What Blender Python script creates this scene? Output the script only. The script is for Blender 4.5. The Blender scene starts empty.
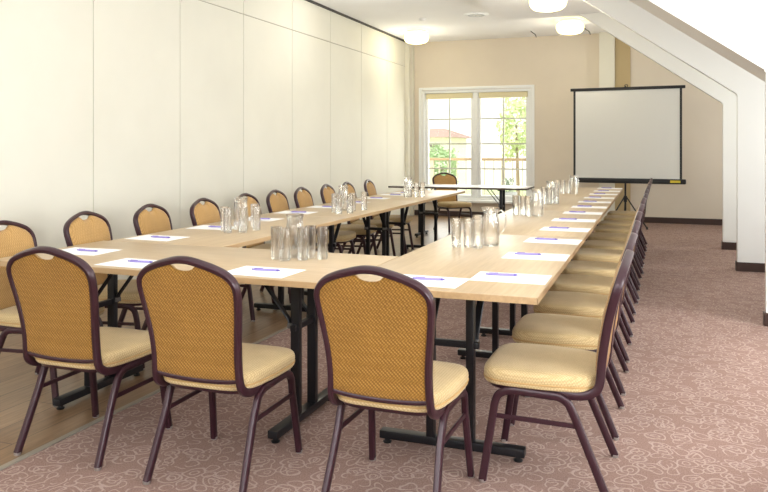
import bpy, bmesh, math, random
from mathutils import Vector, Matrix
random.seed(7)
C = bpy.context.scene.collection
PI = math.pi

# ------------------------------------------------------------------ helpers
def lin(c):
    return tuple((x/255/12.92 if x/255 <= .04045 else ((x/255+.055)/1.055)**2.4) for x in c) + (1,)

def mat(name, col, rough=.5, metal=0, spec=.5):
    m = bpy.data.materials.new(name); m.use_nodes = True
    b = m.node_tree.nodes['Principled BSDF']
    b.inputs['Base Color'].default_value = lin(col)
    b.inputs['Roughness'].default_value = rough
    b.inputs['Metallic'].default_value = metal
    b.inputs['Specular IOR Level'].default_value = spec
    return m

class NT:
    def __init__(s, m): s.m = m; s.n = m.node_tree.nodes; s.l = m.node_tree.links; s.b = s.n['Principled BSDF']
    def new(s, t, **kw):
        n = s.n.new(t)
        for k, v in kw.items(): setattr(n, k, v)
        return n
    def link(s, a, b): s.l.new(a, b)
    def coords(s, scale=(1,1,1), rot=(0,0,0), kind='Object'):
        tc = s.new('ShaderNodeTexCoord'); mp = s.new('ShaderNodeMapping')
        mp.inputs['Scale'].default_value = scale; mp.inputs['Rotation'].default_value = rot
        s.link(tc.outputs[kind], mp.inputs['Vector']); return mp.outputs['Vector']
    def ramp(s, fac, stops):
        r = s.new('ShaderNodeValToRGB'); e = r.color_ramp.elements
        while len(e) < len(stops): e.new(.5)
        for el, (p, c) in zip(e, stops): el.position = p; el.color = lin(c) if len(c) == 3 else c
        s.link(fac, r.inputs['Fac']); return r.outputs['Color']
    def math(s, op, a, b=None):
        n = s.new('ShaderNodeMath', operation=op)
        for i, v in enumerate((a, b)):
            if v is None: continue
            if isinstance(v, (int, float)): n.inputs[i].default_value = v
            else: s.link(v, n.inputs[i])
        return n.outputs[0]
    def noise(s, vec, scale, detail=3, dist=0, rough=.5):
        n = s.new('ShaderNodeTexNoise'); n.inputs['Scale'].default_value = scale
        n.inputs['Detail'].default_value = detail; n.inputs['Distortion'].default_value = dist
        n.inputs['Roughness'].default_value = rough
        s.link(vec, n.inputs['Vector']); return n.outputs['Fac']
    def bump(s, h, strength=.3, dist=.002):
        b = s.new('ShaderNodeBump'); b.inputs['Strength'].default_value = strength; b.inputs['Distance'].default_value = dist
        s.link(h, b.inputs['Height']); s.link(b.outputs['Normal'], s.b.inputs['Normal'])
    def mix(s, fac, a, b, mode='MIX'):
        n = s.new('ShaderNodeMix', data_type='RGBA', blend_type=mode)
        for sock, v in ((n.inputs[0], fac), (n.inputs[6], a), (n.inputs[7], b)):
            if isinstance(v, (int, float)): sock.default_value = v
            elif isinstance(v, tuple): sock.default_value = v if len(v) == 4 else lin(v)
            else: s.link(v, sock)
        return n.outputs[2]

M = {}
def paint(name, col, rough=.7, var=4, bump=.08):
    m = mat(name, col, rough, spec=.3); t = NT(m); v = t.coords()
    n = t.noise(v, 1.3, 4)
    lo = tuple(max(0, c-var) for c in col); hi = tuple(min(255, c+var) for c in col)
    t.link(t.ramp(n, [(.3, lo), (.7, hi)]), t.b.inputs['Base Color'])
    t.bump(t.noise(v, 220, 2), bump, .0006)
    return m
M['partition'] = paint('partition_cream', (226, 223, 209), .55, 3)
M['groove'] = mat('groove_grey', (150, 140, 122), .8)
M['backwall'] = paint('tan_wall', (222, 211, 194), .8, 3)
M['tan_dark'] = paint('dark_tan_wall', (190, 170, 130), .8, 3)
M['white'] = paint('white_plaster', (236, 236, 232), .75, 2)
M['ceiling'] = paint('ceiling_white', (248, 248, 247), .85, 2)
M['trimwhite'] = mat('white_gloss_trim', (240, 242, 242), .35)
M['skirting'] = mat('dark_wood_skirting', (58, 38, 32), .45)
M['track'] = mat('dark_track', (48, 44, 42), .5)
M['steelstrip'] = mat('brushed_strip', (176, 168, 156), .45, .6)

# carpet: pale scroll lines on mauve brown
m = M['carpet'] = mat('scroll_carpet', (150, 112, 102), .95, spec=.1); t = NT(m); v = t.coords()
warp = t.new('ShaderNodeTexNoise'); warp.inputs['Scale'].default_value = 9; warp.inputs['Detail'].default_value = 1
t.link(v, warp.inputs['Vector'])
wv = t.new('ShaderNodeVectorMath', operation='MULTIPLY_ADD'); t.link(warp.outputs['Color'], wv.inputs[0]); wv.inputs[1].default_value = (.07, .07, 0); t.link(v, wv.inputs[2])
def loops(sc, r0, wd, brk):
    vo = t.new('ShaderNodeTexVoronoi'); vo.inputs['Scale'].default_value = sc; vo.inputs['Randomness'].default_value = .9; vo.voronoi_dimensions = '2D'
    t.link(wv.outputs[0], vo.inputs['Vector'])
    d = t.math('ABSOLUTE', t.math('SUBTRACT', vo.outputs['Distance'], r0))
    mr = t.new('ShaderNodeMapRange'); mr.interpolation_type = 'SMOOTHSTEP'
    mr.inputs['From Min'].default_value = wd; mr.inputs['From Max'].default_value = wd*.3; t.link(d, mr.inputs['Value'])
    mk = t.new('ShaderNodeMapRange'); mk.inputs['From Min'].default_value = brk; mk.inputs['From Max'].default_value = brk+.06
    t.link(t.noise(v, sc*1.3, 1), mk.inputs['Value'])
    return t.math('MULTIPLY', mr.outputs['Result'], mk.outputs['Result'])
line = t.math('MAXIMUM', t.math('MAXIMUM', loops(9.5, .37, .05, .34), loops(13.5, .31, .06, .36)), loops(9.5, .15, .042, .42))
base = t.ramp(t.noise(v, 170, 3), [(.3, (131, 105, 96)), (.7, (162, 135, 124))])
big = t.ramp(t.noise(v, 1.1, 3), [(.3, (240, 240, 240)), (.7, (255, 255, 255))])
col = t.mix(t.math('MULTIPLY', line, .33), base, (220, 200, 188))
t.link(t.mix(1.0, col, big, 'MULTIPLY'), t.b.inputs['Base Color'])
t.bump(t.math('ADD', t.noise(v, 400, 2), t.math('MULTIPLY', line, .5)), .4, .003)

# laminate planks running along Y
m = M['laminate'] = mat('laminate_planks', (132, 100, 70), .32, spec=.4); t = NT(m)
v = t.coords(rot=(0, 0, PI/2))
br = t.new('ShaderNodeTexBrick'); t.link(v, br.inputs['Vector'])
br.inputs['Scale'].default_value = 1; br.inputs['Brick Width'].default_value = 1.25; br.inputs['Row Height'].default_value = .19
br.inputs['Mortar Size'].default_value = .0025; br.offset = .37
br.inputs['Color1'].default_value = lin((158, 128, 96)); br.inputs['Color2'].default_value = lin((138, 110, 82)); br.inputs['Mortar'].default_value = lin((78, 56, 40))
g = t.ramp(t.noise(t.coords(scale=(14, .9, 1)), 4, 5, .6), [(.3, (205, 200, 195)), (.7, (255, 255, 255))])
t.link(t.mix(1.0, br.outputs['Color'], g, 'MULTIPLY'), t.b.inputs['Base Color'])
t.bump(br.outputs['Fac'], -.2, .001)

# table top veneer, grain along local X
def veneer(name, lo, hi, rough):
    m = mat(name, hi, rough, spec=.5); t = NT(m)
    n = t.noise(t.coords(scale=(.7, 12, 12)), 5, 5, .5)
    t.link(t.ramp(n, [(.25, lo), (.75, hi)]), t.b.inputs['Base Color'])
    r = t.noise(t.coords(), 3, 2); mr = t.new('ShaderNodeMapRange')
    mr.inputs['To Min'].default_value = rough-.05; mr.inputs['To Max'].default_value = rough+.07
    t.link(r, mr.inputs['Value']); t.link(mr.outputs['Result'], t.b.inputs['Roughness'])
    return m
M['beech'] = veneer('beech_top', (180, 154, 118), (198, 174, 139), .34)
M['edge'] = veneer('beech_edge_band', (168, 138, 100), (188, 158, 118), .4)
M['glaretop'] = veneer('glare_pale_top', (214, 214, 210), (224, 224, 220), .3)  # window glare is put into the pale colour of this top
M['darkedge'] = mat('dark_edge', (70, 54, 44), .5)
M['blacksteel'] = mat('black_steel', (26, 26, 30), .38, .3)
M['hinge'] = mat('grey_hinge', (112, 110, 108), .4, .6)
M['blackplastic'] = mat('black_plastic', (18, 18, 20), .5)

# chair fabric: small diamond weave, light and shade put into its three tones
def fabric(name, dark, light, hi):
    m = mat(name, light, .9, spec=.2); t = NT(m)
    v = t.coords(scale=(1, 1, 1), rot=(.0, PI/4, PI/4))
    vo = t.new('ShaderNodeTexVoronoi'); vo.inputs['Scale'].default_value = 125; vo.inputs['Randomness'].default_value = .12
    t.link(v, vo.inputs['Vector'])
    c = t.ramp(vo.outputs['Distance'], [(.12, hi), (.36, light), (.62, dark)])
    big = t.ramp(t.noise(t.coords(), 7, 2), [(.3, (240, 240, 240)), (.7, (255, 255, 255))])
    t.link(t.mix(1.0, c, big, 'MULTIPLY'), t.b.inputs['Base Color'])
    t.bump(vo.outputs['Distance'], -.35, .0015)
    t.b.inputs['Sheen Weight'].default_value = .15
    return m
M['fab_back'] = fabric('weave_shaded_back', (126, 88, 34), (164, 120, 52), (184, 141, 74))
M['fab_seat'] = fabric('weave_lit_seat', (188, 162, 116), (208, 184, 138), (216, 194, 150))
M['fab_front'] = fabric('weave_half_lit_front', (164, 128, 76), (190, 150, 94), (202, 166, 112))
M['piping'] = mat('tan_piping', (182, 148, 96), .8)
M['frame'] = mat('aubergine_enamel', (52, 25, 34), .33, .1)
M['chrome'] = mat('bright_glide', (190, 188, 186), .3, .8)
M['paper'] = mat('white_paper', (250, 250, 250), .7)
M['pen'] = mat('violet_pen', (150, 138, 200), .4)
M['pendark'] = mat('dark_violet_pen', (104, 88, 172), .4)
M['screen'] = mat('screen_fabric', (226, 226, 222), .9, spec=.1)
M['label'] = mat('yellow_sticker', (222, 200, 60), .6)

def glassmat(name, tint, lo, hi, rough=.03, haze=.0):
    m = bpy.data.materials.new(name); m.use_nodes = True
    n, l = m.node_tree.nodes, m.node_tree.links; n.clear()
    out = n.new('ShaderNodeOutputMaterial'); tr = n.new('ShaderNodeBsdfTransparent'); gl = n.new('ShaderNodeBsdfGlossy')
    tr.inputs[0].default_value = (*tint, 1); gl.inputs['Roughness'].default_value = rough; gl.inputs[0].default_value = (1, 1, 1, 1)
    lw = n.new('ShaderNodeLayerWeight'); lw.inputs['Blend'].default_value = .35
    mr = n.new('ShaderNodeMapRange'); mr.inputs['To Min'].default_value = lo; mr.inputs['To Max'].default_value = hi
    l.new(lw.outputs['Facing'], mr.inputs['Value'])
    mx = n.new('ShaderNodeMixShader'); l.new(mr.outputs['Result'], mx.inputs[0]); l.new(tr.outputs[0], mx.inputs[1]); l.new(gl.outputs[0], mx.inputs[2])
    last = mx.outputs[0]
    if haze:
        df = n.new('ShaderNodeBsdfTranslucent'); df.inputs[0].default_value = (.95, .96, .97, 1)
        d2 = n.new('ShaderNodeBsdfDiffuse'); d2.inputs[0].default_value = (.95, .96, .97, 1)
        ad = n.new('ShaderNodeMixShader'); l.new(df.outputs[0], ad.inputs[1]); l.new(d2.outputs[0], ad.inputs[2])
        m2 = n.new('ShaderNodeMixShader'); m2.inputs[0].default_value = haze
        l.new(last, m2.inputs[1]); l.new(ad.outputs[0], m2.inputs[2]); last = m2.outputs[0]
    l.new(last, out.inputs[0]); return m
def realglass(name):
    m = bpy.data.materials.new(name); m.use_nodes = True
    n, l = m.node_tree.nodes, m.node_tree.links; n.clear()
    out = n.new('ShaderNodeOutputMaterial'); tr = n.new('ShaderNodeBsdfTransparent'); gl = n.new('ShaderNodeBsdfGlass'); mx = n.new('ShaderNodeMixShader')
    tr.inputs[0].default_value = (.985, .99, .99, 1); gl.inputs['IOR'].default_value = 1.45; gl.inputs['Roughness'].default_value = .0
    gl.inputs['Color'].default_value = (1, 1, 1, 1)
    mx.inputs[0].default_value = .5; l.new(tr.outputs[0], mx.inputs[1]); l.new(gl.outputs[0], mx.inputs[2]); l.new(mx.outputs[0], out.inputs[0]); return m
M['glass'] = realglass('clear_tumbler_glass')
M['pane'] = glassmat('window_glass', (.97, .98, .97), .03, .5, .0)

def emit(name, col, st):
    m = mat(name, col, .4); b = m.node_tree.nodes['Principled BSDF']
    b.inputs['Emission Color'].default_value = lin(col); b.inputs['Emission Strength'].default_value = st
    return m
M['opal'] = emit('lit_opal_glass', (255, 236, 160), 4.5)

# ---- mesh building
def obj(name, bm, material, parent=None, smooth=True):
    me = bpy.data.meshes.new(name)
    bmesh.ops.recalc_face_normals(bm, faces=bm.faces)
    bm.to_mesh(me); bm.free()
    ms = material if isinstance(material, (list, tuple)) else [material]
    for x in ms: me.materials.append(x)
    if smooth:
        me.polygons.foreach_set('use_smooth', [True]*len(me.polygons))
        try: me.set_sharp_from_angle(angle=math.radians(38))
        except Exception: pass
    o = bpy.data.objects.new(name, me); C.objects.link(o)
    if parent: o.parent = parent
    return o
def thing(name, label, cat, loc=(0, 0, 0), rz=0, group=None):
    o = bpy.data.objects.new(name, None); C.objects.link(o); o.empty_display_size = .1
    o.location = loc; o.rotation_euler = (0, 0, rz)
    return tag(o, label, cat, group)
def tag(o, label, cat, group=None):
    o['label'] = label; o['category'] = cat; o['kind'] = 'thing'
    if group: o['group'] = group
    return o
def struct(name, bm, m, parent=None, smooth=False):
    o = obj(name, bm, m, parent, smooth)
    if not parent: o['kind'] = 'structure'
    return o
def dup(root, loc, rz, label, group=None):
    def cp(o, parent):
        c = o.copy(); C.objects.link(c)
        if parent: c.parent = parent
        for ch in o.children: cp(ch, c)
        return c
    r = cp(root, None); r.location = loc; r.rotation_euler = (0, 0, rz); r['label'] = label
    if group: r['group'] = group
    return r

def box(bm, x0, x1, y0, y1, z0, z1, bev=0, mtx=None):
    r = bmesh.ops.create_cube(bm, size=1)
    vs = r['verts']
    for v in vs:
        v.co = Vector(((x0+x1)/2+v.co.x*(x1-x0), (y0+y1)/2+v.co.y*(y1-y0), (z0+z1)/2+v.co.z*(z1-z0)))
        if mtx: v.co = mtx @ v.co
    if bev:
        es = list({e for v in vs for e in v.link_edges})
        bmesh.ops.bevel(bm, geom=es, offset=bev, segments=2, affect='EDGES', profile=.6)
    return bm
def B(*a, **k): return box(bmesh.new(), *a, **k)

def catmull(P, n=6, closed=False):
    P = [Vector(p) for p in P]; out = []; N = len(P)
    rng = range(N) if closed else range(N-1)
    for i in rng:
        p1, p2 = P[i], P[(i+1) % N]
        p0 = P[i-1] if (closed or i > 0) else p1*2-p2
        p3 = P[(i+2) % N] if (closed or i+2 < N) else p2*2-p1
        for k in range(n):
            t_ = k/n
            out.append(.5*((2*p1)+(p2-p0)*t_+(2*p0-5*p1+4*p2-p3)*t_*t_+(3*p1-p0-3*p2+p3)*t_**3))
    if not closed: out.append(P[-1])
    return out

def sweep(bm, path, w, d, ref=(1, 0, 0), seg=12, power=3.2, closed=False, taper=None):
    """tube of super-elliptic section; w along ref, d across"""
    path = [Vector(p) for p in path]; N = len(path)
    tang = []
    for i in range(N):
        a = path[i-1] if (i > 0 or closed) else path[i]; b = path[(i+1) % N] if (i < N-1 or closed) else path[i]
        tang.append((b-a).normalized())
    r = Vector(ref); r = (r-tang[0]*r.dot(tang[0])).normalized()
    rings = []
    for i in range(N):
        if i > 0:
            q = tang[i-1].rotation_difference(tang[i]); r = q @ r
            r = (r-tang[i]*r.dot(tang[i])).normalized()
        s = tang[i].cross(r); k = taper(i/(N-1)) if taper else 1
        ring = []
        for j in range(seg):
            a = 2*PI*j/seg; ca, sa = math.cos(a), math.sin(a)
            u = math.copysign(abs(ca)**(2/power), ca)*w/2*k; v_ = math.copysign(abs(sa)**(2/power), sa)*d/2*k
            ring.append(bm.verts.new(path[i]+r*u+s*v_))
        rings.append(ring)
    for i in range(N if closed else N-1):
        A, B_ = rings[i], rings[(i+1) % N]
        for j in range(seg): bm.faces.new((A[j], A[(j+1) % seg], B_[(j+1) % seg], B_[j]))
    if not closed: bm.faces.new(rings[0]); bm.faces.new(rings[-1][::-1])
    return bm
def S(*a, **k): return sweep(bmesh.new(), *a, **k)

def lathe(bm, prof, seg=24, cx=0, cy=0, cap=True, warp=None):
    rings = []
    for r, z in prof:
        if r < 1e-6: rings.append([bm.verts.new((cx, cy, z))]); continue
        ring = []
        for j in range(seg):
            a = 2*PI*j/seg; k = warp(a, z) if warp else 0
            ring.append(bm.verts.new((cx+(r+k)*math.cos(a), cy+(r+k)*math.sin(a), z)))
        rings.append(ring)
    for A, B_ in zip(rings, rings[1:]):
        for j in range(seg):
            if len(A) == 1 and len(B_) == 1: continue
            if len(A) == 1: bm.faces.new((A[0], B_[j], B_[(j+1) % seg]))
            elif len(B_) == 1: bm.faces.new((A[j], A[(j+1) % seg], B_[0]))
            else: bm.faces.new((A[j], A[(j+1) % seg], B_[(j+1) % seg], B_[j]))
    return bm

def prism(bm, poly, y0, y1):
    """poly of (x,z), extruded along y"""
    a = [bm.verts.new((x, y0, z)) for x, z in poly]; b = [bm.verts.new((x, y1, z)) for x, z in poly]
    n = len(poly); bm.faces.new(a); bm.faces.new(b[::-1])
    for i in range(n): bm.faces.new((a[i], a[(i+1) % n], b[(i+1) % n], b[i]))
    return bm

# ------------------------------------------------------------------ room
XL, XR, YB, YF, ZC, ZD = -4.45, 2.4, 13.6, -2.6, 3.32, 3.12
CARP = -2.5
struct('floor', B(CARP, XR, YF, YB, -.06, 0), M['carpet'])
struct('floor_laminate', B(XL, CARP, YF, YB, -.06, 0), M['laminate'])
struct('trim_1', B(CARP-.016, CARP+.016, YF, YB, 0, .005, bev=.002), M['steelstrip'])
struct('ceiling', B(XL-.1, XR+.1, YF, YB+.1, ZC, ZC+.1), M['ceiling'])
struct('ceiling_dropped', B(-2.07, XR, YF, 10.5, ZD, ZC), M['ceiling'])

# movable partition on the left: panels over a grey backing
bm = B(XL-.08, XL-.012, YF, YB, 0, ZC)
seams = [5.02+1.215*k for k in range(-7, 8)]
faces0 = len(bm.faces)
edges_y = [YF]+[s for s in seams if YF < s < YB-.3]+[YB]
G_ = .004
for a, b in zip(edges_y, edges_y[1:]):
    if a > 5.5:
        box(bm, XL-.012, XL, a+G_, b-G_, .02, 2.84-G_, bev=.002); box(bm, XL-.012, XL, a+G_, b-G_, 2.84+G_, ZC-.024, bev=.002)
    else: box(bm, XL-.012, XL, a+G_, b-G_, .02, ZC-.024, bev=.002)
bm.faces.ensure_lookup_table()
for i, f in enumerate(bm.faces): f.material_index = 1 if i < faces0 else 0
struct('wall_left', bm, [M['partition'], M['groove']])
struct('trim_2', B(XL-.01, XL+.035, YF, YB, ZC-.022, ZC), M['track'])
bm = B(XL, XL+.07, YB-.28, YB-.2, 0, ZC, bev=.004); box(bm, XL, XL+.1, YB-.12, YB, 0, ZC, bev=.004)
struct('trim_3', bm, M['partition'])

# back wall with window opening
WX0, WX1, WZ0, WZ1 = -4.2, -2.12, .30, 2.385
bm = B(XL-.1, WX0, YB, YB+.3, 0, ZC)
box(bm, WX1, XR+.1, YB, YB+.3, 0, ZC); box(bm, WX0, WX1, YB, YB+.3, 0, WZ0); box(bm, WX0, WX1, YB, YB+.3, WZ1, ZC)
struct('wall_back', bm, M['backwall'])
struct('trim_4', B(-.92, -.66, YB-.12, YB, 0, ZC, bev=.004), M['partition'])   # pale pilaster
struct('trim_5', B(-.66, -.40, YB-.03, YB, 0, ZC, bev=.003), M['tan_dark'])    # darker strip beside it
bm = B(XL+.1, -.92, YB-.02, YB, 0, .1, bev=.004); box(bm, -.40, XR, YB-.02, YB, 0, .1, bev=.004)
struct('baseboard_back', bm, M['skirting'])
# right wall with the dormer openings, rear wall
bm = bmesh.new()
open_y = [(6.75, 8.25), (8.95, 10.05), (3.6, 5.4), (0.2, 2.2), (11.2, 12.4)]
oy = sorted(open_y); cur = YF
for a, b in oy:
    box(bm, XR, XR+.2, cur, a, 0, ZC); box(bm, XR, XR+.2, a, b, 0, .8); box(bm, XR, XR+.2, a, b, 2.2, ZC); cur = b
box(bm, XR, XR+.2, cur, YB, 0, ZC)
struct('wall_right', bm, M['white'])
struct('wall_rear', B(XL-.1, XR+.2, YF-.2, YF, 0, ZC), M['white'])

# sloping rafter walls that step into the room on the right
def rafter(n, y, th, top, xk=.82, soffit=0):
    zk = 1.87
    sl = .70
    poly = [(xk, 0), (xk, zk), (xk-(top-zk)/sl, top), (XR, top), (XR, 0)]
    bm = prism(bmesh.new(), poly, y, y+th)
    es = [e for e in bm.edges if abs((e.verts[0].co-e.verts[1].co).y) > th*.9 and max(v.co.x for v in e.verts) < XR-.1] + [e for e in bm.edges if all(v.co.y == y for v in e.verts)]
    bmesh.ops.bevel(bm, geom=list(set(es)), offset=.012, segments=2, affect='EDGES')
    if soffit: prism(bm, [(xk+.06, zk-.042+.004), (xk-(top-zk)/sl+.004, top), (xk+.06, top)], y+th, y+th+soffit)
    struct('wall_right_%d' % n, bm, M['white'])
    bm = B(xk-.012, XR, y-.014, y, 0, .095, bev=.003); box(bm, xk-.014, xk, y-.012, y+th, 0, .095, bev=.003)
    struct('baseboard_right_%d' % n, bm, M['skirting'])
rafter(1, 10.38, .12, ZD); rafter(2, 8.63, .1, ZD); rafter(3, 6.05, .06, ZD, .765, .5); rafter(4, 3.2, .3, ZD); rafter(5, .0, .3, ZD)

# ------------------------------------------------------------------ window
W = bpy.data.objects.new('window_1', None); C.objects.link(W); W.location = (0, YB, 0); W['kind'] = 'structure'
def ring(bm, x0, x1, z0, z1, w, y0, y1, bev=.004):
    box(bm, x0, x0+w, y0, y1, z0, z1, bev=bev); box(bm, x1-w, x1, y0, y1, z0, z1, bev=bev)
    box(bm, x0+w, x1-w, y0, y1, z0, z0+w, bev=bev); box(bm, x0+w, x1-w, y0, y1, z1-w, z1, bev=bev); return bm
bm = ring(bmesh.new(), WX0-.06, WX1+.06, WZ0-.02, WZ1+.06, .055, -.025, .0)
ring(bm, WX0, WX1, WZ0, WZ1, .05, .0, .2)
xm = (WX0+WX1)/2
box(bm, xm-.04, xm+.04, .03, .14, WZ0+.05, WZ1-.05, bev=.004)
obj('frame', bm, M['trimwhite'], W)
obj('sill', B(WX0-.1, WX1+.1, -.12, .06, WZ0-.03, WZ0+.015, bev=.006), M['trimwhite'], W)
M['barwhite'] = mat('glazing_bar_white', (206, 206, 196), .4)
for a, b in ((WX0+.05, xm-.04), (xm+.04, WX1-.05)):
    cs = obj('casement', ring(bmesh.new(), a, b, WZ0+.05, WZ1-.05, .055, .06, .12), M['trimwhite'], W)
    bm = bmesh.new(); x = (a+b)/2; box(bm, x-.013, x+.013, .082, .1, WZ0+.12, WZ1-.12)
    for k in (1, 2, 3): z = 2.31-.47*k; box(bm, a+.05, b-.05, .0835, .0985, z-.013, z+.013)
    obj('glazing_bar', bm, M['barwhite'], cs)
    obj('pane', B(a+.05, b-.05, .089, .093, WZ0+.1, WZ1-.1), M['pane'], cs)
    obj('roller_blind', B(a+.02, b-.02, .02, .055, WZ1-.16, WZ1-.055, bev=.01), mat('cream_blind', (226, 216, 178), .8), W)
    bm = B((a if a < xm-.5 else b)-.012 if False else (b-.03 if a < xm-.5 else a+.006), (b-.006 if a < xm-.5 else a+.03), .03, .06, 1.2, 1.34, bev=.005)
    obj('handle', bm, M['trimwhite'], cs)

# ------------------------------------------------------------------ chairs
def half_width(z):
    K = [(.36, .188), (.42, .188), (.50, .185), (.58, .189), (.67, .200), (.75, .210), (.81, .211)]
    for (a, wa), (b, wb) in zip(K, K[1:]):
        if a <= z <= b:
            u = (z-a)/(b-a); u = u*u*(3-2*u)*.5+u*.5; return wa+(wb-wa)*u
    return K[-1][1]
def back_y(z): return -.215-(z-.42)*.21+.018*math.sin(max(0, min(1, (z-.42)/.48))*PI)

def make_chair():
    t = thing('banquet_chair', '', 'chair')
    # seat cushion: stacked super-ellipse outlines
    def outline(n=56):
        pts = []
        for i in range(n):
            a = 2*PI*i/n; ca, sa = math.cos(a), math.sin(a)
            x = math.copysign(abs(ca)**(2/5), ca); y = math.copysign(abs(sa)**(2/5), sa)
            pts.append((x*(.225 if y > 0 else .225-.022*(-y)), y*.226+.014))
        return pts
    def stack(layers):
        bm = bmesh.new(); o = outline(); prev = None
        for z, s in layers:
            if s == 0:
                c = bm.verts.new((0, .012, z))
                for j in range(len(o)): bm.faces.new((prev[j], prev[(j+1) % len(o)], c))
                break
            r = [bm.verts.new((x*s, (y-.012)*s+.012, z)) for x, y in o]
            if prev:
                for j in range(len(o)): bm.faces.new((prev[j], prev[(j+1) % len(o)], r[(j+1) % len(o)], r[j]))
            else: bm.faces.new(r[::-1])
            prev = r
        return bm
    seat = obj('seat', stack([(.384, .95), (.386, .975), (.392, .992), (.398, .994), (.403, .984), (.408, .994), (.417, 1.0), (.428, .997), (.437, .984), (.444, .955), (.4485, .89), (.451, .8), (.453, .6), (.454, .3), (.4545, 0)]), M['fab_seat'], t)
    o = outline(); obj('piping', S([(x*.992, (y-.012)*.992+.012, .4035) for x, y in o], .007, .007, ref=(0, 0, 1), seg=6, power=2, closed=True), M['piping'], seat)
    obj('seat_pan', stack([(.366, .86), (.368, .9), (.383, .93), (.384, 0)]), M['frame'], t)
    # side legs and rails
    for s in (-1, 1):
        x0, x1 = s*.200, s*.212
        kneef = catmull([(x1, .225, .008), (x0, .188, .25), (x0, .176, .318), (x0, .158, .35), (x0, .12, .366), (x0, .09, .3675)], 5)
        kneer = catmull([(x0, -.03, .364), (x0, -.065, .362), (x0, -.098, .345), (x0, -.118, .31), (x0, -.15, .235), (x1, -.245, .008)], 5)
        lf = obj('leg', S(kneef, .026, .032), M['frame'], t)
        lr = obj('leg', S(kneer, .026, .032), M['frame'], t)
        obj('glide', lathe(bmesh.new(), [(0, 0), (.013, 0), (.0145, .004), (.0145, .012), (0, .012)], 12, x1, .225), M['chrome'], lf)
        obj('glide', lathe(bmesh.new(), [(0, 0), (.013, 0), (.0145, .004), (.0145, .012), (0, .012)], 12, x1, -.245), M['chrome'], lr)
        obj('seat_rail', S([(x0, .092, .3675), (x0, .03, .366), (x0, -.032, .364)], .026, .032), M['frame'], t)
        obj('stretcher', S([(x0, .190, .262), (x0, -.142, .258)], .012, .02, seg=8), M['frame'], t)
    obj('cross_rail', S([(-.195, -.07, .352), (.195, -.07, .352)], .02, .022, ref=(0, 0, 1), seg=8), M['frame'], t)
    # back frame: J-bends at the bottom, crown at the top
    half = [(.19, -.02, .384), (.19, -.09, .372), (.19, -.15, .372), (.189, -.192, .388), (.188, back_y(.42), .42)]
    half += [(half_width(z), back_y(z), z) for z in (.5, .58, .67, .745, .79)]
    half += [(.200, back_y(.819), .819), (.172, back_y(.845), .845), (.124, back_y(.866), .866), (.072, back_y(.881), .881), (.032, back_y(.890), .890)]
    loop = half+[(0, back_y(.892), .892)]+[(-x, y, z) for x, y, z in reversed(half)]
    obj('back_frame', S(catmull(loop, 4), .024, .034, seg=12), M['frame'], t)
    # upholstered back panel
    ins = .006
    zb = .437
    side = [(half_width(z)-ins, z) for z in (zb, .47, .5, .54, .58, .63, .67, .71, .745, .77, .79)]
    side += [(.193, .817), (.167, .840), (.122, .860), (.082, .872)]
    top = [(.062, .874), (.050, .868), (.039, .858), (.022, .852), (0, .850)]
    out = side+top+[(-x, z) for x, z in reversed(top[:-1])]+[(-x, z) for x, z in reversed(side)]
    bot = [(-.12, zb-.006), (-.06, zb-.01), (0, zb-.011), (.06, zb-.01), (.12, zb-.006)]
    out = out+bot
    cz = .66
    rad = [(0, .030, -.012), (.35, .029, -.012), (.65, .027, -.012), (.85, .023, -.0115), (.94, .017, -.011), (.985, .008, -.009), (1.0, 0, -.005)]
    def panel(front):
        bm = bmesh.new(); prev = None; n = len(out)
        for r, df, db in rad:
            d = df if front else db
            if r == 0: prev = [bm.verts.new((0, back_y(cz)+d, cz))]; continue
            rg = []
            for x, z in out:
                X, Z = x*r, cz+(z-cz)*r; rg.append(bm.verts.new((X, back_y(Z)+d, Z)))
            for j in range(n):
                k = (j+1) % n
                bm.faces.new((prev[0], rg[j], rg[k]) if len(prev) == 1 else (prev[j], prev[k], rg[k], rg[j]))
            prev = rg
        if front:
            rg = [bm.verts.new((x, back_y(z)-.004, z)) for x, z in out]
            for j in range(n): k = (j+1) % n; bm.faces.new((prev[j], prev[k], rg[k], rg[j]))
        return bm
    obj('backrest', panel(True), M['fab_front'], t)
    obj('back_cover', panel(False), M['fab_back'], t)
    obj('lower_bar', S(catmull([(-.187, back_y(.432), .434), (-.12, back_y(.42), .424), (0, back_y(.416), .419), (.12, back_y(.42), .424), (.187, back_y(.432), .434)], 5), .018, .02, ref=(0, 0, 1), seg=10), M['frame'], t)
    return t
chair0 = make_chair(); chair_used = [False]
def chair(x, y, rz, label, group=None):
    if not chair_used[0]:
        chair_used[0] = True; chair0.location = (x, y, 0); chair0.rotation_euler = (0, 0, rz); chair0['label'] = label
        if group: chair0['group'] = group
        return chair0
    o = dup(chair0, (x, y, 0), rz, label, group)
    if not group and 'group' in o.keys(): del o['group']
    return o

NTH = ['nearest', 'second', 'third', 'fourth', 'fifth', 'sixth', 'seventh', 'eighth', 'ninth', 'tenth', 'eleventh', 'farthest']
g = 'chairs along the front table'
chair(-2.335, 2.665, .0, 'gold banquet chair at the front table, leftmost of the three with backs to us', g)
chair(-1.645, 2.63, -.0, 'gold banquet chair at the front table, middle of the three with backs to us', g)
chair(-.905, 2.66, -.03, 'gold banquet chair at the front table, rightmost of the three with backs to us', g)
g = 'chairs along the right tables'
for k in range(12):
    y = 3.065+.618*k+.0035*k*k+{5: .075, 8: .055}.get(k, 0)
    nm = NTH[k] if k in (0, 11) else NTH[k]+' from the near end'
    lab = 'gold banquet chair in the row beside the right tables, %s%s' % (nm, ' with its whole side showing' if k == 0 else (' by the projection screen' if k == 11 else ''))
    chair(-.407-.006*(k > 0)+.055*k/11+random.uniform(-.006, .006)*(k > 0), y, PI/2+random.uniform(-.02, .02), lab, g)
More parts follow.
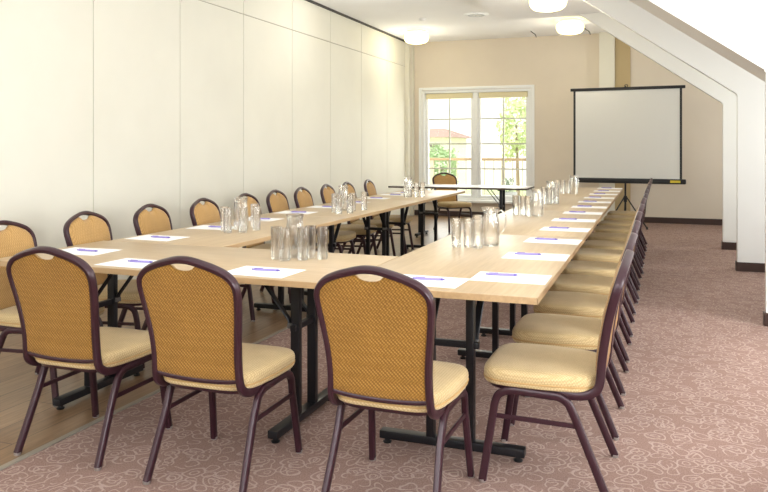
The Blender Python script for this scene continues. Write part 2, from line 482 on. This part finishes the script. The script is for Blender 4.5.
g = 'chairs along the left wall'
LY = [3.13, 3.78, 4.42, 5.065, 5.71, 6.28, 6.81, 7.44, 8.0, 8.68]
for k, y in enumerate(LY):
    nm = 'nearest, cut by the photo edge' if k == 0 else ('farthest from us' if k == 9 else NTH[k]+' from the near end')
    chair(-3.08+random.uniform(-.01, .01)*(k > 0), y, -PI/2+.11+random.uniform(-.03, .03), 'gold banquet chair against the cream partition, '+nm, g)
chair(-2.95, 11.22, PI+.8, 'lone gold banquet chair behind the pale far table by the window')

# ------------------------------------------------------------------ folding tables (long axis = local X)
TZ = .745
def table(L, Wd, loc, rz, label, top='beech', edge='edge', group=None, inset=.29, name='folding_table'):
    t = thing(name, label, 'table', loc, rz, group)
    h, w = L/2, Wd/2
    tp = obj('tabletop', B(-h+.0015, h-.0015, -w+.0015, w-.0015, TZ-.026, TZ, bev=.0025), M[top], t)
    bm = bmesh.new(); e = .0012
    box(bm, -h, h, -w, -w+e*2, TZ-.027, TZ-.0025); box(bm, -h, h, w-2*e, w, TZ-.027, TZ-.0025)
    box(bm, -h, -h+2*e, -w, w, TZ-.027, TZ-.0025); box(bm, h-2*e, h, -w, w, TZ-.027, TZ-.0025)
    obj('edge_band', bm, M[edge], tp)
    bl = M['blacksteel']
    for s in (-1, 1):
        x = s*(h-inset); fw = min(.32, w-.08)
        ft = obj('foot_bar', B(x-.025, x+.025, -fw, fw, .022, .058, bev=.006), bl, t)
        for q in (-1, 1):
            obj('glide', lathe(bmesh.new(), [(0, 0), (.018, 0), (.02, .006), (.012, .01), (.012, .024), (0, .024)], 12, x, q*(fw-.03)), M['blackplastic'], ft)
            obj('post', B(x-.022, x+.022, q*.088-.017, q*.088+.017, .055, TZ-.05, bev=.004), bl, t)
            pth = [(x-s*.022, q*.10, .465), (x-s*.03, q*.10, .50), (x-s*.2, q*.10, TZ-.035)]
            br_ = obj('brace', S(pth, .034, .01, ref=(0, 1, 0), seg=8), bl, t)
            obj('hinge', B(x-s*.022-.01, x-s*.022+.01, q*.10-.02, q*.10+.02, .462, .486, bev=.003), M['hinge'], br_)
        obj('cross_bar', B(x-.014, x+.014, -.125, .125, .452, .48, bev=.004), bl, t)
        obj('top_plate', B(x-.03, x+.03, -.2, .2, TZ-.05, TZ-.027, bev=.004), bl, t)
    return t
RL = 1.965
for k in range(4):
    nm = ['nearest of the right-hand line, its corner towards us', 'second of the right-hand line from us', 'third of the right-hand line from us', 'farthest of the right-hand line, near the projection screen'][k]
    table(RL-.004, .826, (-.826, 2.80+RL*(k+.5), 0), PI/2, 'beech-topped folding table, '+nm, group='right-hand line of folding tables')
for k in range(3):
    nm = ['nearest of the line beside the partition', 'middle of the line beside the partition', 'farthest of the line beside the partition, ending at the pale table'][k]
    table(1.898, .80, (-2.70, 3.625+1.903*(k+.5), 0), PI/2, 'beech-topped folding table, '+nm, group='left line of folding tables')
table(1.89, .82, (-2.187, 3.21, 0), 0, 'beech-topped folding table across the front, between the two long lines', inset=.34)
table(2.0, .7, (-2.64, 10.47, 0), 0, 'folding table with a glare-paled top and dark edge in front of the window', 'glaretop', 'darkedge', inset=.40)

# ------------------------------------------------------------------ papers and pens
def make_paper():
    o = obj('paper_sheet', B(-.16, .16, -.115, .115, 0, .0012), M['paper'], None, False); return tag(o, '', 'paper')
def make_pen():
    t = thing('ballpoint_pen', '', 'pen')
    def rod(prof): # lathe then lay along X
        bm = lathe(bmesh.new(), prof, 12)
        for v in bm.verts: v.co = Vector((v.co.z, v.co.x, v.co.y+.0054))
        return bm
    b = obj('barrel', rod([(0, -.055), (.0046, -.055), (.0052, -.05), (.0052, .05), (.0046, .056), (0, .056)]), M['pen'], t)
    obj('tip', rod([(.0052, .056), (.0045, .063), (.0015, .073), (0, .074)]), M['pendark'], t)
    obj('push_button', rod([(0, -.066), (.003, -.066), (.003, -.055), (0, -.055)]), M['pendark'], t)
    obj('clip', B(-.052, -.012, -.0017, .0017, .0104, .0122, bev=.0005), M['pendark'], t)
    return t
pp, pn = make_paper(), make_pen(); used = [False]
def place_paper(x, y, rz, lab_p, lab_n, grp, pdx=-.03, pdy=.03, prz=0):
    global pp, pn
    zt = TZ+.0004
    c, s = math.cos(rz), math.sin(rz)
    pl = (x+pdx*c-pdy*s, y+pdx*s+pdy*c, zt+.0012)
    if not used[0]:
        used[0] = True
        pp.location = (x, y, zt); pp.rotation_euler = (0, 0, rz); pp['label'] = lab_p; pp['group'] = 'papers on '+grp
        pn.location = pl; pn.rotation_euler = (0, 0, rz+prz); pn['label'] = lab_n; pn['group'] = 'pens on '+grp
    else:
        dup(pp, (x, y, zt), rz, lab_p, 'papers on '+grp); dup(pn, pl, rz+prz, lab_n, 'pens on '+grp)
for k in range(12):
    e = NTH[k] if k in (0, 11) else NTH[k]+' from the near corner'
    place_paper(-.58+random.uniform(-.006, .006), 3.185+.667*k, random.uniform(-.03, .03),
        'white sheet of paper on the right tables, '+e, 'violet pen lying on the paper on the right tables, '+e, 'the right tables', -.05, .035, random.uniform(.05, .2))
for k, (x, y) in enumerate(((-2.36, 2.96), (-1.665, 2.955), (-.905, 2.99))):
    e = ('left chair', 'middle chair', 'right chair')[k]
    place_paper(x, y, random.uniform(-.04, .04), 'white sheet of paper at the front, before the %s of the three' % e,
        'violet pen on the paper at the front, before the %s of the three' % e, 'the front table', .0, .02, .12)
for k, y in enumerate(LY):
    yy = 3.16+.63*k if k < 9 else 8.6
    e = NTH[k] if k == 0 else ('farthest' if k == 9 else NTH[k]+' from the near end')
    place_paper(-2.90, yy+.04, random.uniform(-.05, .05), 'white sheet of paper on the tables beside the partition, '+e,
        'violet pen on the paper beside the partition chairs, '+e, 'the left tables', .02, .0, random.uniform(-.05, .25))

# ------------------------------------------------------------------ glasses and jugs
def make_glass():
    prof = [(.0, .010), (.022, .010), (.0245, .013), (.0265, .16), (.0275, .1625), (.0285, .16), (.0262, .004), (.024, 0), (0, 0)]
    o = obj('water_glass', lathe(bmesh.new(), prof, 24), M['glass']); return tag(o, '', 'glass')
def make_jug():
    t = thing('water_jug', '', 'jug')
    def warp(a, z):
        k = max(0, (z-.185)/.035); return .014*k*max(0, math.cos(a))**6
    prof = [(0, .008), (.04, .008), (.046, .016), (.0475, .06), (.0465, .12), (.041, .165), (.0375, .185), (.039, .20), (.0435, .218), (.045, .2195), (.0455, .217), (.0415, .199), (.040, .185), (.0435, .165), (.049, .12), (.050, .06), (.049, .012), (.044, 0), (0, 0)]
    obj('jug_body', lathe(bmesh.new(), prof, 32, warp=warp), M['glass'], t)
    obj('handle', S(catmull([(-.039, 0, .197), (-.062, 0, .2), (-.082, 0, .18), (-.086, 0, .14), (-.076, 0, .09), (-.048, 0, .062)], 5), .014, .01, ref=(0, 1, 0), seg=8, power=2), M['glass'], t)
    return t
GR = [
 ('on the left tables, group nearest to us', 'nearest on the left tables', [(-2.72, 4.31), (-2.64, 4.22), (-2.55, 4.26), (-2.66, 4.60), (-2.54, 4.42)], (-2.66, 4.42), 2.5),
 ('on the front table', 'on the front table', [(-1.80, 3.33), (-1.73, 3.29), (-1.655, 3.34), (-1.65, 3.42), (-1.575, 3.40)], (-1.74, 3.42), -1.2),
 ('on the left tables, middle group', 'in the middle of the left tables', [(-2.60, 5.86), (-2.50, 5.72), (-2.43, 5.80), (-2.49, 6.00), (-2.44, 6.15)], (-2.61, 6.07), 2.0),
 ('on the left tables, far group', 'at the far end of the left tables', [(-2.53, 7.98), (-2.47, 8.02), (-2.68, 8.07)], (-2.62, 7.94), 2.4),
 ('on the right tables, group nearest to us', 'nearest on the right tables', [(-1.055, 4.07), (-.99, 4.09), (-.93, 4.07), (-.985, 4.30)], (-.885, 4.20), 3.6),
 ('on the right tables, second group', 'second nearest on the right tables', [(-1.09, 6.17), (-1.025, 6.15), (-.975, 6.08)], (-.905, 6.13), 2.7),
 ('on the right tables, third group', 'third nearest on the right tables', [(-1.045, 7.50), (-.985, 7.46), (-.925, 7.52), (-.95, 7.68)], (-.985, 7.60), 2.7),
 ('on the right tables, farthest group', 'farthest on the right tables', [(-1.12, 9.20), (-1.055, 9.18), (-1.01, 9.30)], (-.925, 9.20), 2.4),
]
gl, jg = make_glass(), make_jug(); first = True
for where, jw, pts, jp, jr in GR:
    order = sorted(range(len(pts)), key=lambda i: pts[i][0]/pts[i][1])
    names = {0: 'leftmost', len(pts)-1: 'rightmost'}
    for rank, i in enumerate(order):
        x, y = pts[i]
        nm = names.get(rank, ['', 'second from left', 'third from left', 'fourth from left'][min(rank, 3)])
        lab = 'clear straight water glass %s, %s' % (where, nm)
        if first: gl.location = (x, y, TZ); gl['label'] = lab; gl['group'] = 'water glasses '+where
        else: dup(gl, (x, y, TZ), rank*1.3, lab, 'water glasses '+where)
        if first:
            jg.location = (*jp, TZ); jg.rotation_euler = (0, 0, jr); jg['label'] = 'clear glass water jug, '+jw; jg['group'] = 'water jugs'
            first = False; jdone = jp
    if jp != jdone: dup(jg, (*jp, TZ), jr, 'clear glass water jug, '+jw, 'water jugs')

# ------------------------------------------------------------------ projection screen on a tripod
t = thing('projection_screen', 'white pull-up projection screen with a black border on a tripod', 'screen', (-.435, 12.55, 0), -.08)
zb, zt, hw = .755, 2.26, .825
obj('screen_sheet', B(-hw, hw, -.004, .0, zb+.05, zt-.02), M['screen'], t)
bm = B(-hw-.012, -hw+.022, -.0065, .001, zb+.05, zt-.02); box(bm, hw-.022, hw+.012, -.0065, .001, zb+.05, zt-.02)
obj('black_border', bm, M['blackplastic'], t)
tb = obj('top_bar', B(-hw-.06, hw+.06, -.018, .016, zt-.03, zt+.018, bev=.006), M['blackplastic'], t)
obj('hanger', S(catmull([(-.02, 0, zt+.015), (-.02, 0, zt+.05), (.02, 0, zt+.05), (.02, 0, zt+.015)], 4), .012, .012, seg=8), M['blackplastic'], tb)
cs = obj('roller_case', B(-hw-.03, hw+.07, -.045, .035, zb-.03, zb+.05, bev=.016), M['blackplastic'], t)
obj('sticker', B(hw-.16, hw-.01, -.0465, -.044, zb-.008, zb+.03), M['label'], cs)
obj('pole', S([(-.02, .06, .16), (-.02, .06, zt+.04)], .03, .03, ref=(1, 0, 0), power=2), M['blackplastic'], t)
obj('collar', S([(-.02, .06, .42), (-.02, .06, .52)], .055, .055, ref=(1, 0, 0), power=2), M['blackplastic'], t)
for k in range(3):
    a = 2*PI*k/3+PI/2+.2
    lg = obj('leg', S([(-.02+.02*math.cos(a), .06+.02*math.sin(a), .5), (-.02+.36*math.cos(a), .06+.36*math.sin(a), .02)], .022, .016, ref=(0, 0, 1), seg=8), M['blackplastic'], t)
    obj('rubber_foot', lathe(bmesh.new(), [(0, 0), (.016, 0), (.016, .03), (.01, .04), (0, .04)], 10, -.02+.362*math.cos(a), .06+.362*math.sin(a)), M['blackplastic'], lg)

# ------------------------------------------------------------------ ceiling fittings
def lamp(x, y, z, label, first=[None]):
    if first[0] is None:
        t = first[0] = thing('ceiling_lamp', label, 'lamp', (x, y, z), 0, 'opal ceiling lamps')
        obj('base_plate', lathe(bmesh.new(), [(0, 0), (.16, 0), (.165, -.01), (.165, -.03), (.15, -.04), (0, -.04)], 32), M['trimwhite'], t)
        obj('lamp_shade', lathe(bmesh.new(), [(.15, -.038), (.19, -.05), (.212, -.085), (.215, -.13), (.2, -.175), (.165, -.205), (.1, -.222), (0, -.228)], 40), M['opal'], t)
    else: dup(first[0], (x, y, z), 0, label)
lamp(-3.87, 12.2, ZC, 'lit round opal ceiling lamp in the corner by the partition')
lamp(-1.26, 12.0, ZC, 'lit round opal ceiling lamp above the projection screen')
lamp(-1.17, 8.75, ZD, 'lit round opal ceiling lamp cut off by the top of the photo')
t = thing('ceiling_vent', 'round slotted white air vent on the ceiling', 'vent', (-2.54, 11.0, ZC), 0)
obj('vent_ring', lathe(bmesh.new(), [(.13, -.012), (.14, -.02), (.185, -.012), (.19, 0), (.13, 0)], 32), M['trimwhite'], t)
obj('vent_core', lathe(bmesh.new(), [(0, -.004), (.132, -.004), (.132, -.001), (0, -.001)], 24), M['track'], t)
bm = bmesh.new()
for k in range(8): box(bm, .03, .13, -.013, .013, -.016, -.004, mtx=Matrix.Rotation(k*PI/4, 4, 'Z'))
lathe(bm, [(0, -.018), (.035, -.016), (.04, -.004), (0, -.004)], 16)
obj('vane', bm, M['trimwhite'], t)
dup(t, (-2.62, 9.55, ZC), .2, 'round slotted air vent at the top edge of the photo')
t = thing('smoke_detector', 'small flat white smoke detector on the ceiling near the corner lamp', 'smoke detector', (-3.42, 11.1, ZC))
obj('detector_base', lathe(bmesh.new(), [(0, 0), (.06, 0), (.06, -.012), (0, -.012)], 24), M['ceiling'], t)
obj('detector_cap', lathe(bmesh.new(), [(.05, -.012), (.048, -.03), (.03, -.038), (0, -.04)], 24), M['ceiling'], t)
for k, (x, lab) in enumerate(((-2.02, 'short dark cable end hanging from the ceiling above the window'), (-1.12, 'short dark cable end hanging from the ceiling beside the lamp over the screen'))):
    t = obj('cable_end', S(catmull([(0, 0, 0), (.03, -.01, -.03), (.08, -.02, -.07), (.1, -.02, -.12)], 4), .014, .014, seg=8, power=2), M['track'])
    t.location = (x, 12.9, ZC); tag(t, lab, 'cable', 'dark cable ends at the ceiling')

# ------------------------------------------------------------------ outside the window
M['decking'] = mat('pale_terrace', (214, 206, 190), .8)
struct('terrace', B(-9, 3, YB+.3, 16.2, -.1, 0.02), M['decking'])
M['lawn'] = paint('pale_lawn', (196, 206, 150), .9, 12)
struct('ground', B(-60, 30, 16.2, 80, -3.3, -3.2), M['lawn'])
t = thing('balcony_railing', 'balcony railing with a brown handrail outside the window', 'railing', (0, 15.5, 0))
obj('handrail', B(-7, 0, -.04, .04, 1.02, 1.075, bev=.01), mat('brown_handrail', (178, 150, 112), .6), t)
obj('bottom_rail', B(-7, 0, -.02, .02, .12, .16), mat('pale_rail', (220, 212, 190), .6), t)
bm = bmesh.new()
for k in range(36): box(bm, -7+.2*k-.01, -7+.2*k+.01, -.01, .01, .16, 1.02)
obj('baluster', bm, mat('pale_baluster', (222, 214, 190), .6), t)
for x in (-6.2, -4.55, -3.0, -1.4): obj('post', B(x-.035, x+.035, -.035, .035, .02, 1.02), mat('pale_post', (206, 196, 168), .6), t)
t = thing('planter', 'grey bucket planter standing on the terrace outside the window', 'planter', (-2.66, 14.25, .02))
obj('pot', lathe(bmesh.new(), [(0, 0), (.13, 0), (.16, .36), (.175, .37), (.175, .42), (.15, .42), (.14, .3), (0, .3)], 24), mat('grey_pot', (176, 178, 180), .6), t)
bm = bmesh.new()
for k in range(70):
    a = random.uniform(0, 2*PI); r = random.uniform(0, .12); z = .34+random.uniform(0, .3)
    c = Vector((r*math.cos(a), r*math.sin(a), z)); d = Vector((math.cos(a)*.05, math.sin(a)*.05, .07)); s_ = Vector((-math.sin(a), math.cos(a), 0))*.018
    bm.faces.new([bm.verts.new(c), bm.verts.new(c+d*.5+s_), bm.verts.new(c+d), bm.verts.new(c+d*.5-s_)])
M['leaf_grey'] = mat('grey_green_leaves', (150, 162, 140), .7)
obj('foliage', bm, M['leaf_grey'], t)
M['bark'] = mat('pale_bark', (150, 132, 108), .9)
def leafmat(n, lo, hi):
    m = mat(n, hi, .7); t_ = NT(m); t_.link(t_.ramp(t_.noise(t_.coords(), 2.2, 3), [(.3, lo), (.7, hi)]), t_.b.inputs['Base Color'])
    t_.b.inputs['Subsurface Weight'].default_value = 0; return m
def tree(label, x, y, z0, zc, rx, rz, n, m, leaf):
    t = thing('leafy_tree', label, 'tree', (x, y, z0), 0, 'trees outside the window')
    obj('trunk', S([(0, 0, 0), (.05, 0, (zc-z0)*.5), (-.03, .05, zc-z0)], .22, .22, power=2, taper=lambda u: 1-.6*u), M['bark'], t)
    bm = bmesh.new()
    for k in range(n):
        v = Vector((random.gauss(0, 1), random.gauss(0, 1), random.gauss(0, 1))).normalized()*random.uniform(.45, 1)**.6
        lob = 1+.22*math.sin(v.x*5+x)*math.cos(v.z*4)
        c = Vector((v.x*rx*lob, v.y*rx*lob, zc-z0+v.z*rz*lob))
        a = Vector((random.gauss(0, 1), random.gauss(0, 1), random.gauss(0, 1))).normalized(); b = a.orthogonal().normalized()
        s1 = leaf*random.uniform(.6, 1.3)
        bm.faces.new([bm.verts.new(c-a*s1), bm.verts.new(c+b*s1*.5), bm.verts.new(c+a*s1), bm.verts.new(c-b*s1*.5)])
    obj('foliage', bm, m, t, False)
L1 = leafmat('pale_green_leaves', (150, 184, 124), (196, 216, 166)); L2 = leafmat('yellow_green_leaves', (196, 210, 146), (226, 232, 180))  # overexposed daylight is put into these paled leaf colours
tree('pale green round tree beyond the railing, behind the left casement', -5.72, 20.5, -3.2, .75, .5, .62, 1500, L1, .055)
tree('tall yellow-green tree behind the right casement of the window', -5.25, 30, -3.2, 2.2, .75, 1.45, 1500, L2, .09)
t = thing('house', 'white house with a dark-windowed brown roof seen through the left casement', 'house', (-12.9, 40, -3.2))
obj('wall', B(-3.4, 1.9, 0, 5, 0, 5.1), mat('house_white', (252, 248, 240), .9), t)
bm = bmesh.new()
a = [bm.verts.new(p) for p in ((-3.8, -.4, 5.05), (2.4, -.4, 5.05), (2.4, 5.4, 5.05), (-3.8, 5.4, 5.05), (-2.6, 2.5, 5.6), (1.2, 2.5, 5.6))]
for f in ((0, 1, 5, 4), (1, 2, 5), (2, 3, 4, 5), (3, 0, 4), (0, 3, 2, 1)): bm.faces.new([a[i] for i in f])
obj('roof', bm, mat('roof_tile_brown', (176, 144, 130), .9), t, False)
for k in range(4):
    wn = obj('window', ring(bmesh.new(), -2.9+1.2*k, -2.1+1.2*k, 3.6, 4.8, .08, -.05, .02), M['trimwhite'], t)
    obj('pane', B(-2.83+1.2*k, -2.17+1.2*k, -.01, .0, 3.67, 4.73), mat('dark_pane', (150, 140, 136), .3), wn)

# ------------------------------------------------------------------ light
world = bpy.data.worlds.new('World'); bpy.context.scene.world = world; world.use_nodes = True
wn, wl = world.node_tree.nodes, world.node_tree.links
bg = wn['Background']
tc = wn.new('ShaderNodeTexCoord'); sp = wn.new('ShaderNodeSeparateXYZ'); rp = wn.new('ShaderNodeValToRGB')
wl.new(tc.outputs['Generated'], sp.inputs[0]); wl.new(sp.outputs['Z'], rp.inputs['Fac'])
rp.color_ramp.elements[0].color = (1, .97, .86, 1); rp.color_ramp.elements[1].color = (.86, .93, 1, 1); rp.color_ramp.elements[1].position = .7
wl.new(rp.outputs['Color'], bg.inputs['Color']); bg.inputs['Strength'].default_value = 1.6

sun = bpy.data.lights.new('sun', 'SUN'); sun.energy = 3.4; sun.angle = .02; sun.color = (1, .97, .9)
so = bpy.data.objects.new('sun', sun); C.objects.link(so); so.rotation_euler = (math.radians(38), 0, math.radians(-25)); so['kind'] = 'helper'
def area(name, loc, rot, sx, sy, power, col=(1, 1, 1), spread=PI):
    l = bpy.data.lights.new(name, 'AREA'); l.shape = 'RECTANGLE'; l.size = sx; l.size_y = sy; l.energy = power; l.color = col; l.spread = spread
    o = bpy.data.objects.new(name, l); C.objects.link(o); o.location = loc; o.rotation_euler = rot; o['kind'] = 'helper'; return o
for a, b in open_y:
    area('dormer_daylight', (XR+.15, (a+b)/2, 1.5), (0, math.radians(98), 0), 1.3, b-a-.1, (22 if 6 < a < 10.5 else 24 if a > 11 else 64)*(b-a), (.96, .98, 1))
for k, (x, y, z) in enumerate(((-3.87, 12.2, ZC), (-1.26, 12.0, ZC), (-1.17, 8.75, ZD), (-3.6, 8.75, ZC))):
    l = bpy.data.lights.new('lamp_fill', 'POINT'); l.energy = 11; l.shadow_soft_size = .12; l.color = (1, .96, .88)  # points added below the lamp shades to brighten ceiling and back wall
    o = bpy.data.objects.new('lamp_fill', l); C.objects.link(o); o.location = (x, y, z-.42); o['kind'] = 'helper'
area('window_daylight', (xm, YB+.6, 1.4), (math.radians(-90), 0, 0), 2.0, 2.0, 60, (1, .98, .92))
area('rear_fill', (-1.2, YF+.4, 2.3), (math.radians(106), 0, 0), 5.0, 1.6, 165, (.93, .965, 1))  # soft fill added behind the camera, where the wall has no window
area('ceiling_fill', (-1.4, 3.2, ZD-.05), (0, 0, 0), 2.2, 5.5, 30, (.96, .98, 1))

# ------------------------------------------------------------------ camera
cam = bpy.data.cameras.new('camera'); co = bpy.data.objects.new('camera', cam); C.objects.link(co)
co.location = (0, 0, 1.31); co.rotation_euler = (PI/2, 0, math.radians(20.11))
cam.sensor_width = 36; cam.lens = 740/768*36; cam.shift_y = -99/768; cam.clip_end = 200
sc = bpy.context.scene; sc.camera = co
sc.view_settings.view_transform = 'Standard'; sc.view_settings.look = 'None'; sc.view_settings.exposure = 0.11
sc.cycles.transparent_max_bounces = 40; sc.cycles.max_bounces = 8
sc.cycles.use_denoising = True
